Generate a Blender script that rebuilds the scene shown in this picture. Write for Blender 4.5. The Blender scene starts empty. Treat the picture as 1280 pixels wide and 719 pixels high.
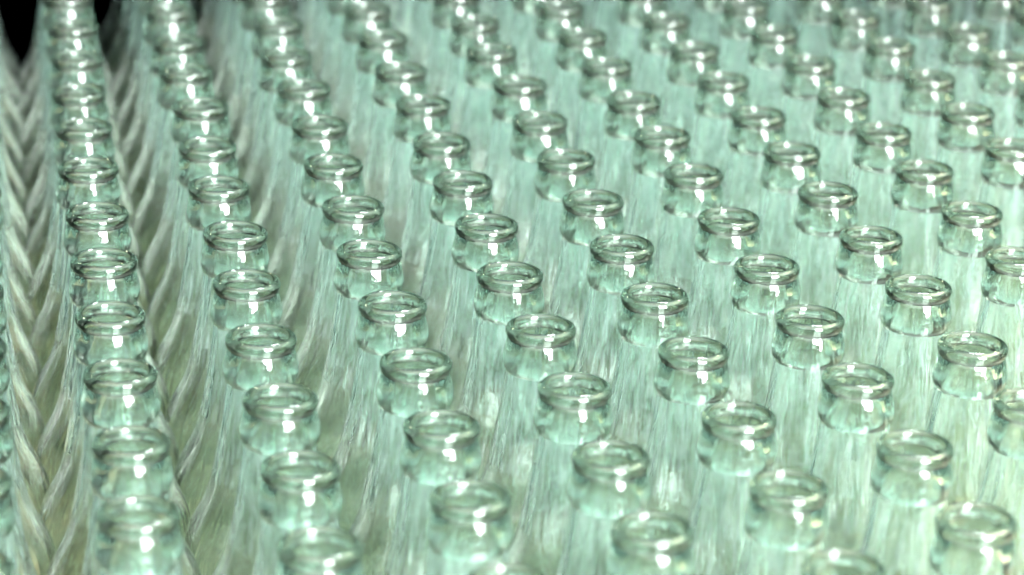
import bpy, math, random
import numpy as np

scene = bpy.context.scene
col = scene.collection
random.seed(7)
rng = np.random.default_rng(11)

U = 0.061          # centre to centre spacing of the packed bottles (m)
HT = 0.200         # bottle height
TAU = 2 * math.pi

# ------------------------------------------------------------------ camera
F = 5.4272
PIT, YAW, ROLL = math.radians(19.7553), math.radians(-18.8231), math.radians(2.08803)
CAM = np.array([5.99457, -11.77891, 6.05878]) * U + np.array([0, 0, HT - 0.0035])
fw = np.array([math.sin(YAW) * math.cos(PIT), math.cos(YAW) * math.cos(PIT), -math.sin(PIT)])
rt0 = np.array([math.cos(YAW), -math.sin(YAW), 0.0])
up0 = np.cross(rt0, fw)
rt = rt0 * math.cos(ROLL) + up0 * math.sin(ROLL)
up = up0 * math.cos(ROLL) - rt0 * math.sin(ROLL)

from mathutils import Matrix, Vector
cd = bpy.data.cameras.new('camera')
cam = bpy.data.objects.new('camera', cd)
col.objects.link(cam)
M = Matrix.Identity(4)
for i in range(3):
    M[i][0], M[i][1], M[i][2], M[i][3] = rt[i], up[i], -fw[i], CAM[i]
cam.matrix_world = M
cd.sensor_width = 36.0
cd.lens = F * 18.0
cd.clip_start, cd.clip_end = 0.05, 60.0
cd.dof.use_dof = True
cd.dof.focus_distance = 18.0 * U
cd.dof.aperture_fstop = 10.0
scene.camera = cam


def project(pt):
    d = np.asarray(pt) - CAM
    z = d @ fw
    return 0.5 + 0.5 * F * (d @ rt) / z, 0.5 + 0.5 * F * (d @ up) / z * 1280 / 719, z   # u, v in 0..1 (v up)


# ------------------------------------------------------------------ materials
def nodes(name):
    m = bpy.data.materials.new(name)
    m.use_nodes = True
    nt = m.node_tree
    nt.nodes.clear()
    return m, nt, nt.nodes.new, nt.links.new


def glass_material(name, scuff_glint, fine_d, broad_d, tint, band=False, base=0.0):
    m, nt, N, L = nodes(name)
    out = N('ShaderNodeOutputMaterial')
    g = N('ShaderNodeBsdfGlass')
    g.inputs['IOR'].default_value = 1.5
    g.inputs['Roughness'].default_value = 0.0
    g.inputs['Color'].default_value = tint
    tc = N('ShaderNodeTexCoord')
    oi = N('ShaderNodeObjectInfo')
    sh = N('ShaderNodeVectorMath'); sh.operation = 'MULTIPLY_ADD'
    comb = N('ShaderNodeCombineXYZ')
    L(oi.outputs['Random'], comb.inputs['X']); L(oi.outputs['Random'], comb.inputs['Z'])
    L(comb.outputs[0], sh.inputs[0])
    sh.inputs[1].default_value = (3.1, 0, 5.7)
    L(tc.outputs['Object'], sh.inputs[2])
    def streak(sxy, sz, detail):
        mp = N('ShaderNodeMapping')
        mp.inputs['Scale'].default_value = (sxy, sxy, sz)
        L(sh.outputs[0], mp.inputs['Vector'])
        n = N('ShaderNodeTexNoise')
        n.inputs['Scale'].default_value = 1.0
        n.inputs['Detail'].default_value = detail
        L(mp.outputs[0], n.inputs['Vector'])
        return n.outputs['Fac']
    fine = streak(800, 1.5, 1.0)
    broad = streak(240, 2, 0.5)
    b1 = N('ShaderNodeBump'); b1.inputs['Strength'].default_value = 1.0
    b1.inputs['Distance'].default_value = fine_d
    L(fine, b1.inputs['Height'])
    b2 = N('ShaderNodeBump'); b2.inputs['Strength'].default_value = 1.0
    b2.inputs['Distance'].default_value = broad_d
    L(broad, b2.inputs['Height'])
    L(b1.outputs[0], b2.inputs['Normal'])
    L(b2.outputs[0], g.inputs['Normal'])
    if scuff_glint <= 0:
        L(g.outputs[0], out.inputs['Surface'])
        return m
    # fine rub marks, plus pale streaks imitating light refracted down the sides
    veil = N('ShaderNodeMapRange')
    veil.inputs['From Min'].default_value, veil.inputs['From Max'].default_value = 0.47, 0.72
    veil.inputs['To Min'].default_value, veil.inputs['To Max'].default_value = scuff_glint * base, scuff_glint
    L(streak(700, 1.2, 1.0), veil.inputs['Value'])
    df = N('ShaderNodeBsdfDiffuse'); df.inputs['Color'].default_value = (0.70, 0.92, 0.85, 1)
    tr = N('ShaderNodeBsdfTranslucent'); tr.inputs['Color'].default_value = (0.68, 0.93, 0.85, 1)
    h = N('ShaderNodeMixShader'); h.inputs[0].default_value = 0.5
    L(df.outputs[0], h.inputs[1]); L(tr.outputs[0], h.inputs[2])
    fac = veil.outputs[0]
    if band:                    # rubbed shoulder band, strengthened to paint in its bright highlight
        sz = N('ShaderNodeSeparateXYZ'); L(tc.outputs['Object'], sz.inputs[0])
        mr = N('ShaderNodeValToRGB')
        e = mr.color_ramp.elements
        e[0].position, e[0].color = 0.0, (0.12, 0.12, 0.12, 1)
        e[1].position, e[1].color = 1.0, (0.12, 0.12, 0.12, 1)
        for p_, v_ in ((0.108, 0.1), (0.118, 0.5), (0.128, 1.0), (0.144, 0.6)):
            k_ = e.new(p_ / 0.2); k_.color = (v_, v_, v_, 1)
        dv = N('ShaderNodeMath'); dv.operation = 'DIVIDE'; dv.inputs[1].default_value = 0.2
        L(sz.outputs['Z'], dv.inputs[0]); L(dv.outputs[0], mr.inputs[0])
        mu = N('ShaderNodeMath'); mu.operation = 'MULTIPLY'
        L(fac, mu.inputs[0]); L(mr.outputs[0], mu.inputs[1])
        # veil weighted to the turning edges, painting bright grazing strips on the shoulders
        lw = N('ShaderNodeLayerWeight'); lw.inputs['Blend'].default_value = 0.5
        pw = N('ShaderNodeMath'); pw.operation = 'POWER'; pw.inputs[1].default_value = 3.5
        L(lw.outputs['Facing'], pw.inputs[0])
        m2 = N('ShaderNodeMath'); m2.operation = 'MULTIPLY'
        L(mu.outputs[0], m2.inputs[0]); L(pw.outputs[0], m2.inputs[1])
        fac = m2.outputs[0]
    mx = N('ShaderNodeMixShader')
    L(fac, mx.inputs[0]); L(g.outputs[0], mx.inputs[1]); L(h.outputs[0], mx.inputs[2])
    L(mx.outputs[0], out.inputs['Surface'])
    return m


def lip_material():
    m, nt, N, L = nodes('smooth_green_glass')
    out = N('ShaderNodeOutputMaterial')
    g = N('ShaderNodeBsdfGlass')
    g.inputs['IOR'].default_value = 1.5
    g.inputs['Roughness'].default_value = 0.0
    g.inputs['Color'].default_value = LIP_TINT
    tc = N('ShaderNodeTexCoord')
    n = N('ShaderNodeTexNoise'); n.inputs['Scale'].default_value = 160
    L(tc.outputs['Object'], n.inputs['Vector'])
    b = N('ShaderNodeBump'); b.inputs['Strength'].default_value = 1.0; b.inputs['Distance'].default_value = 0.00008
    L(n.outputs['Fac'], b.inputs['Height'])
    L(b.outputs[0], g.inputs['Normal'])
    L(g.outputs[0], out.inputs['Surface'])
    return m


def matte(name, c1, c2, scale, rough=0.7):
    m, nt, N, L = nodes(name)
    out = N('ShaderNodeOutputMaterial')
    p = N('ShaderNodeBsdfPrincipled')
    p.inputs['Roughness'].default_value = rough
    tc = N('ShaderNodeTexCoord')
    n = N('ShaderNodeTexNoise'); n.inputs['Scale'].default_value = scale; n.inputs['Detail'].default_value = 4
    L(tc.outputs['Object'], n.inputs['Vector'])
    mx = N('ShaderNodeMix'); mx.data_type = 'RGBA'
    mx.inputs['A'].default_value = (*c1, 1); mx.inputs['B'].default_value = (*c2, 1)
    L(n.outputs['Fac'], mx.inputs['Factor'])
    L(mx.outputs['Result'], p.inputs['Base Color'])
    L(p.outputs[0], out.inputs['Surface'])
    return m


GLASS_TINT = (0.964, 0.995, 0.987, 1)
LIP_TINT = (0.84, 0.875, 0.845, 1)  # darkened to put the lip's dark refracted edges into its colour
FINISH_TINT = (0.885, 0.925, 0.90, 1)      # darker tint standing in for dark refractions in the collar
MG = glass_material('streaked_green_glass', 0.12, 0.00012, 0.0007, GLASS_TINT)
MB = glass_material('body_green_glass', 0.32, 0.00006, 0.00025, (0.966, 0.981, 0.966, 1), band=True, base=0.22)
MC = glass_material('clean_green_glass', 0.0, 0.00005, 0.0004, FINISH_TINT)
ML = lip_material()
MT = matte('tan_board', (0.54, 0.43, 0.29), (0.44, 0.34, 0.215), 30)

# ------------------------------------------------------------------ bottle profile
def smooth_profile(pts, step):
    """Catmull-Rom through (d below the top, radius) in mm, resampled; a point repeated marks a crease."""
    runs, cur = [], [pts[0]]
    for a, b in zip(pts[:-1], pts[1:]):
        if a == b:
            runs.append(cur); cur = [b]
        else:
            cur.append(b)
    runs.append(cur)
    res = []
    for run in runs:
        r = np.array(run, float)
        e = np.vstack([2 * r[0] - r[1], r, 2 * r[-1] - r[-2]])
        o = []
        for i in range(1, len(e) - 2):
            p0, p1, p2, p3 = e[i - 1], e[i], e[i + 1], e[i + 2]
            n = max(2, int(math.ceil(np.linalg.norm(p2 - p1) / step)))
            for t in np.linspace(0, 1, n, endpoint=False):
                o.append(0.5 * ((2 * p1) + (p2 - p0) * t + (2 * p0 - 5 * p1 + 4 * p2 - p3) * t * t + (3 * p1 - p0 - 3 * p2 + p3) * t ** 3))
        o.append(r[-1])
        res.append(np.array(o))
    return res


H = HT * 1000
# outer surface from the middle of the top land down to the centre of the base
lip_out = [(0.1, 10.95), (0.0, 11.35), (0.3, 12.15), (1.1, 12.98), (2.4, 13.32), (3.7, 13.1), (4.8, 12.65), (5.4, 12.3)]
collar_out = [(5.4, 12.3), (6.3, 12.75), (8.0, 13.25), (10.0, 13.72), (12.0, 14.05), (13.6, 14.15), (15.2, 14.0), (16.6, 13.6), (17.6, 13.15), (18.2, 12.85)]
neck_out = [(18.2, 12.85), (22, 13.2), (30, 14.1), (40, 15.5), (50, 17.2), (56, 18.4)]
body_out = [(56, 18.4), (60, 19.3), (65, 20.9), (69, 22.7), (74, 25.3), (79, 27.6), (84, 29.1), (90, 29.8), (98, 29.95), (110, 29.95),
            (150, 29.95), (H - 12, 29.95), (H - 6, 29.5), (H - 2, 27.6), (H - 0.2, 25.0), (H, 23.6), (H - 0.6, 21.5), (H - 2.2, 16), (H - 3.2, 8), (H - 3.4, 0.02)]
lip_in = [(0.1, 10.95), (0.5, 10.35), (1.4, 9.8), (2.6, 9.6), (4.0, 9.75), (5.4, 10.0)]
collar_in = [(5.4, 10.0), (8, 9.75), (11, 9.6), (14, 9.9), (18.2, 10.4)]
neck_in = [(18.2, 10.4), (22, 10.75), (30, 11.7), (40, 13.0), (50, 14.7), (56, 15.9)]
body_in = [(56, 15.9), (60, 16.8), (65, 18.4), (69, 20.2), (74, 22.8), (79, 25.1), (84, 26.7), (90, 27.5), (98, 27.7), (110, 27.7),
           (150, 27.6), (H - 16, 27.3), (H - 10, 26.2), (H - 7, 22), (H - 7.2, 16), (H - 8.4, 8), (H - 8.8, 0.02)]
SEG = 80
# one profile loop, top of bore land -> outside -> base, and top -> inside -> base
PARTS = ['lip', 'collar', 'neck', 'body']
OUT = dict(zip(PARTS, (lip_out, collar_out, neck_out, body_out)))
INN = dict(zip(PARTS, (lip_in, collar_in, neck_in, body_in)))
STEP = dict(lip=0.45, collar=0.8, neck=3.0, body=3.0)


def wobble(seed, amp):
    """Uneven wall thickness: a few lobes round the bottle that twist slowly with height."""
    r = np.random.default_rng(seed)
    ks = np.array([1, 2, 3, 4, 5, 7, 9, 12])
    ph = r.uniform(0, TAU, len(ks)); tw = r.uniform(-0.012, 0.012, len(ks)); a = amp * r.uniform(0.4, 1.0, len(ks)) / np.sqrt(ks)
    return lambda d, th: sum(a[i] * np.cos(ks[i] * th + ph[i] + tw[i] * d) for i in range(len(ks)))


def build_variant(seed):
    th = np.linspace(0, TAU, SEG, endpoint=False)
    wi, wo = wobble(seed, 0.22), wobble(seed + 50, 0.035)
    meshes = {}
    for part in PARTS:
        V, NRM, FC = [], [], []
        for side, prof in ((1, OUT[part]), (-1, INN[part])):
            p = smooth_profile(prof, STEP[part])[0]
            # tangents along the profile, the ends taken from the neighbouring piece where the wall runs on smoothly
            full = p
            tg = np.gradient(full, axis=0)
            D = p[:, 0][:, None] + 0 * th
            R = p[:, 1][:, None] + 0 * th
            if side > 0:
                fade = np.clip((D - 18.2) / 20, 0, 1) * np.clip((R - 3) / 10, 0, 1)
                dR = wo(D, th[None]) * fade
            else:
                fade = np.clip((D - 1.0) / 25, 0, 1) * np.clip((R - 3) / 10, 0, 1) * np.clip((H - 4 - D) / 15, 0, 1)
                dR = wi(D, th[None]) * fade * np.clip(R / 16, 0.4, 1.2)
            R2 = R + dR
            X, Y, Z = R2 * np.cos(th), R2 * np.sin(th), H - D
            P = np.stack([X, Y, Z], -1)
            # normals
            dth = (np.roll(P, -1, 1) - np.roll(P, 1, 1))
            pt = np.stack([tg[:, 1][:, None] * np.cos(th), tg[:, 1][:, None] * np.sin(th), -tg[:, 0][:, None] + 0 * th], -1)
            n = np.cross(dth, pt)
            n /= np.linalg.norm(n, axis=-1, keepdims=True) + 1e-12
            # outward on the outside, towards the axis on the inside; (dth x pt) points inwards for a downward tangent
            n = -n * side
            base = len(V)
            rows = len(p)
            V.extend(P.reshape(-1, 3) / 1000.0)
            NRM.extend(n.reshape(-1, 3))
            for i in range(rows - 1):
                for j in range(SEG):
                    a, b = base + i * SEG + j, base + i * SEG + (j + 1) % SEG
                    c, d = b + SEG, a + SEG
                    FC.append((a, d, c, b) if side > 0 else (a, b, c, d))
        me = bpy.data.meshes.new(part)
        me.from_pydata([tuple(v) for v in V], [], FC)
        me.update()
        me.polygons.foreach_set('use_smooth', [True] * len(me.polygons))
        me.normals_split_custom_set_from_vertices([tuple(v) for v in NRM])
        me.materials.append({'lip': ML, 'collar': MC, 'body': MB}.get(part, MG))
        # check orientation once
        meshes[part] = me
    return meshes


variants = [build_variant(s) for s in (1, 2, 3, 4, 5)]

# measured departures of each rim from the ideal lattice (mm): these bottles stand a touch out of true
LEAN = {(0, 0): (-1.3, 1.0), (0, 1): (1.4, -2.5), (0, 2): (0.1, -0.8), (0, 3): (0.2, -2.6), (0, 4): (0.1, -1.0), (0, 5): (0.7, -3.9), (0, 6): (-1.8, -0.3), (0, 7): (-1.7, 1.0), (0, 8): (-0.2, -2.4), (1, 0): (-0.6, 2.3), (1, 1): (0.3, 2.3), (1, 2): (0.2, 2.1), (1, 3): (0.2, -0.4), (1, 4): (0.5, -0.1), (1, 5): (1.9, -0.6), (1, 6): (-0.0, -0.5), (1, 7): (1.0, -2.6), (1, 8): (0.9, 3.9), (1, 9): (-2.0, 2.0), (2, 1): (-1.0, 2.2), (2, 2): (-0.4, 1.6), (2, 3): (0.2, 0.9), (2, 4): (0.3, 1.3), (2, 5): (-0.6, 1.6), (2, 6): (1.7, -0.9), (2, 7): (1.2, -2.3), (2, 8): (2.5, -0.6), (2, 9): (0.5, 1.5), (3, 1): (-0.8, 2.5), (3, 2): (0.2, -1.0), (3, 3): (-0.2, 1.2), (3, 4): (-0.4, 0.6), (3, 5): (-0.7, -0.6), (3, 6): (0.3, 0.5), (3, 7): (0.7, -0.2), (3, 8): (2.1, -3.5), (3, 9): (1.6, 1.3), (4, 2): (0.5, -1.1), (4, 3): (0.1, -2.0), (4, 4): (-2.0, 2.1), (4, 5): (-1.9, -0.2), (4, 6): (-0.9, -1.7), (4, 7): (-0.1, -1.2), (4, 8): (0.6, -1.8), (4, 9): (0.9, -3.5), (5, 2): (1.8, -5.6), (5, 3): (1.4, -5.0), (5, 4): (-0.5, -0.0), (5, 5): (-1.0, 0.9), (5, 6): (-1.0, -0.3), (5, 7): (-0.8, -0.1), (5, 8): (-1.8, 2.7), (5, 9): (-1.0, 0.9), (6, 5): (1.5, -2.7), (6, 6): (-0.4, 2.3), (6, 7): (-1.0, 3.1), (6, 8): (-1.5, 2.6), (6, 9): (-0.5, 2.8), (7, 7): (-0.2, 0.9), (7, 8): (1.0, 3.3), (7, 9): (0.1, 1.5)}

GROUP = 'packed pale green glass bottles'
ORD = ['first', 'second', 'third', 'fourth', 'fifth', 'sixth', 'seventh', 'eighth', 'ninth', 'tenth', 'eleventh', 'twelfth',
       'thirteenth', 'fourteenth', 'fifteenth', 'sixteenth']


def back_row(k):
    return 13 + (k + 1 if k > 0 else 0) if k < 4 else 18


spots = []
for k in range(-2, 13):
    for r in range(-3, 19):
        if r > back_row(k):
            continue
        x, y = (k - 0.5 * r) * U, r * math.sqrt(3) / 2 * U
        vis = False
        for z in (HT, HT * .8, HT * .6, HT * 0.3, 0):
            u, v, dz = project((x, y, z))
            m = 0.5 * F * (0.75 * U) / dz
            if -m < u < 1 + 2.3 * m and -m * 2.8 < v < 1 + m * 1.2:      # a little deeper on the near and right sides, where the light comes from
                vis = True
        if vis:
            u, v, dz = project((x, y, HT - 0.004))
            m = 0.5 * F * 0.0135 / dz
            spots.append((k, r, x, y, (-m < u < 1 + m and -m * 1.2 < v < 1 + m), u, v))

in_view = {}
for s in spots:
    if s[4]:
        in_view.setdefault(s[0], []).append(s[1])
columns = sorted(in_view)


def label_for(k, r, u, v):
    if k not in in_view or r not in in_view[k]:
        return None
    i = sorted(in_view[k]).index(r)
    c = columns.index(k)
    where = 'the column cut off at left' if k == -1 else 'the ' + ORD[c - 1] + ' full column from left'
    return 'clear green bottle, ' + ORD[i] + ' rim from the front in ' + where


for n, (k, r, x, y, seen, u, v) in enumerate(spots):
    var = variants[int(rng.integers(len(variants)))]
    root = bpy.data.objects.new('glass_bottle', None)
    col.objects.link(root)
    root.empty_display_size = 0.02
    lx, ly = LEAN.get((k, r), (rng.normal(0, 0.8), rng.normal(0, 1.2)))
    lx, ly = max(-2, min(2, lx)), max(-2.2, min(2.2, ly * 0.8))
    # rotate about the base so that the mouth lands lx, ly (mm) off the lattice point
    spin = Matrix.Rotation(rng.uniform(0, TAU), 4, 'Z')
    ax = Vector((-ly, lx, 0))
    lean = Matrix.Rotation(math.atan2(ax.length, H), 4, ax.normalized()) if ax.length > 1e-6 else Matrix.Identity(4)
    root.matrix_world = Matrix.Translation((x, y, 0.0004)) @ lean @ spin
    root['category'] = 'bottle'
    root['group'] = GROUP
    root['label'] = label_for(k, r, u, v) or 'clear pale green bottle whose mouth stands outside the picture'
    for part in PARTS:
        o = bpy.data.objects.new(part, var[part])
        col.objects.link(o)
        o.parent = root

# ------------------------------------------------------------------ the surface they stand on, and the dark hall beyond
def slab(name, poly, z0, z1, mat):
    nn = len(poly)
    vs = [(px, py, z1) for px, py in poly] + [(px, py, z0) for px, py in poly]
    fs = [tuple(range(nn)), tuple(range(2 * nn - 1, nn - 1, -1))] + [(i, i + nn, (i + 1) % nn + nn, (i + 1) % nn) for i in range(nn)]
    me = bpy.data.meshes.new(name)
    me.from_pydata(vs, [], fs)
    me.update()
    me.materials.append(mat)
    o = bpy.data.objects.new(name, me)
    col.objects.link(o)
    o['kind'] = 'structure'
    return o


def lat(k, r):
    return ((k - 0.5 * r) * U, r * math.sqrt(3) / 2 * U)

slab('tabletop', [lat(-3, -6), lat(16, -6), lat(16, 18.6), lat(5.2, 18.6), lat(0, 13.5), lat(-3, 13.5)], -0.02, 0.0, MT)

# ------------------------------------------------------------------ light
w = bpy.data.worlds.new('World')
scene.world = w
w.use_nodes = True
nt = w.node_tree
bg = nt.nodes['Background']
tc = nt.nodes.new('ShaderNodeTexCoord')
sep = nt.nodes.new('ShaderNodeSeparateXYZ')
nt.links.new(tc.outputs['Generated'], sep.inputs[0])
ramp = nt.nodes.new('ShaderNodeValToRGB')
el = ramp.color_ramp.elements
el[0].position, el[0].color = 0.0, (0.003, 0.003, 0.004, 1)
el[1].position, el[1].color = 0.12, (0.02, 0.016, 0.012, 1)
for pos_, c_ in ((0.30, (0.12, 0.09, 0.06, 1)), (0.50, (2.2, 2.2, 2.1, 1)), (0.80, (3.4, 3.5, 3.5, 1))):
    e_ = el.new(pos_); e_.color = c_
nt.links.new(sep.outputs['Z'], ramp.inputs[0])
nt.links.new(ramp.outputs[0], bg.inputs[0])
# the hall is bright overhead and on the side the camera stands, dim at the far side
dot = nt.nodes.new('ShaderNodeVectorMath'); dot.operation = 'DOT_PRODUCT'
nt.links.new(tc.outputs['Generated'], dot.inputs[0])
az_ = math.radians(35)
dot.inputs[1].default_value = (-math.sin(YAW) * math.cos(az_) + math.cos(YAW) * math.sin(az_), -math.cos(YAW) * math.cos(az_) - math.sin(YAW) * math.sin(az_), 0.55)
mr_ = nt.nodes.new('ShaderNodeMapRange')
mr_.inputs['From Min'].default_value, mr_.inputs['From Max'].default_value = -0.15, 1.1
mr_.inputs['To Min'].default_value, mr_.inputs['To Max'].default_value = 0.0, 1.1
nt.links.new(dot.outputs['Value'], mr_.inputs['Value'])
nt.links.new(mr_.outputs[0], bg.inputs[1])

centre = np.array([*lat(4, 6), HT])
fh = np.array([math.sin(YAW), math.cos(YAW), 0]); rh = np.array([math.cos(YAW), -math.sin(YAW), 0])


def area(name, az, el, dist, sx, sy, radiance, colour):
    """az: degrees to the right of the direction from the bottles back to the camera; el: degrees up."""
    a, e = math.radians(az), math.radians(el)
    d = (-fh * math.cos(a) + rh * math.sin(a)) * math.cos(e) + np.array([0, 0, math.sin(e)])
    ld = bpy.data.lights.new(name, 'AREA')
    ld.shape = 'RECTANGLE'
    ld.size, ld.size_y = sx, sy
    ld.energy = radiance * math.pi * sx * sy
    ld.color = colour
    o = bpy.data.objects.new(name, ld)
    col.objects.link(o)
    pos = Vector(centre + d * dist)
    o.location = pos
    o.rotation_euler = (Vector(centre) - pos).to_track_quat('-Z', 'Y').to_euler()
    return o


area('window_light', 27, 15, 3.0, 1.3, 3.0, 27, (0.96, 1.0, 1.0))
area('added_panel_light', 150, 66, 2.6, 0.6, 0.4, 30, (0.96, 1.0, 1.0))  # added overhead panel, put in for light and dark contrast within the glass
area('ceiling_light', 140, 45, 3.0, 0.12, 0.12, 40, (1.0, 0.78, 0.55))
area('ceiling_light', -150, 35, 3.2, 0.12, 0.12, 45, (1.0, 0.80, 0.58))

# ------------------------------------------------------------------ render settings
scene.render.engine = 'CYCLES'
cy = scene.cycles
cy.max_bounces = 40
cy.transmission_bounces = 40
cy.glossy_bounces = 24
cy.diffuse_bounces = 10
cy.transparent_max_bounces = 8
cy.caustics_reflective = True
cy.caustics_refractive = True
cy.sample_clamp_indirect = 6.0
cy.use_adaptive_sampling = True
cy.adaptive_threshold = 0.02
cy.use_denoising = True
vs = scene.view_settings
scene.display_settings.display_device = 'sRGB'
vs.view_transform = 'Standard'
vs.look = 'None'
vs.exposure = 1.5
vs.gamma = 1.0
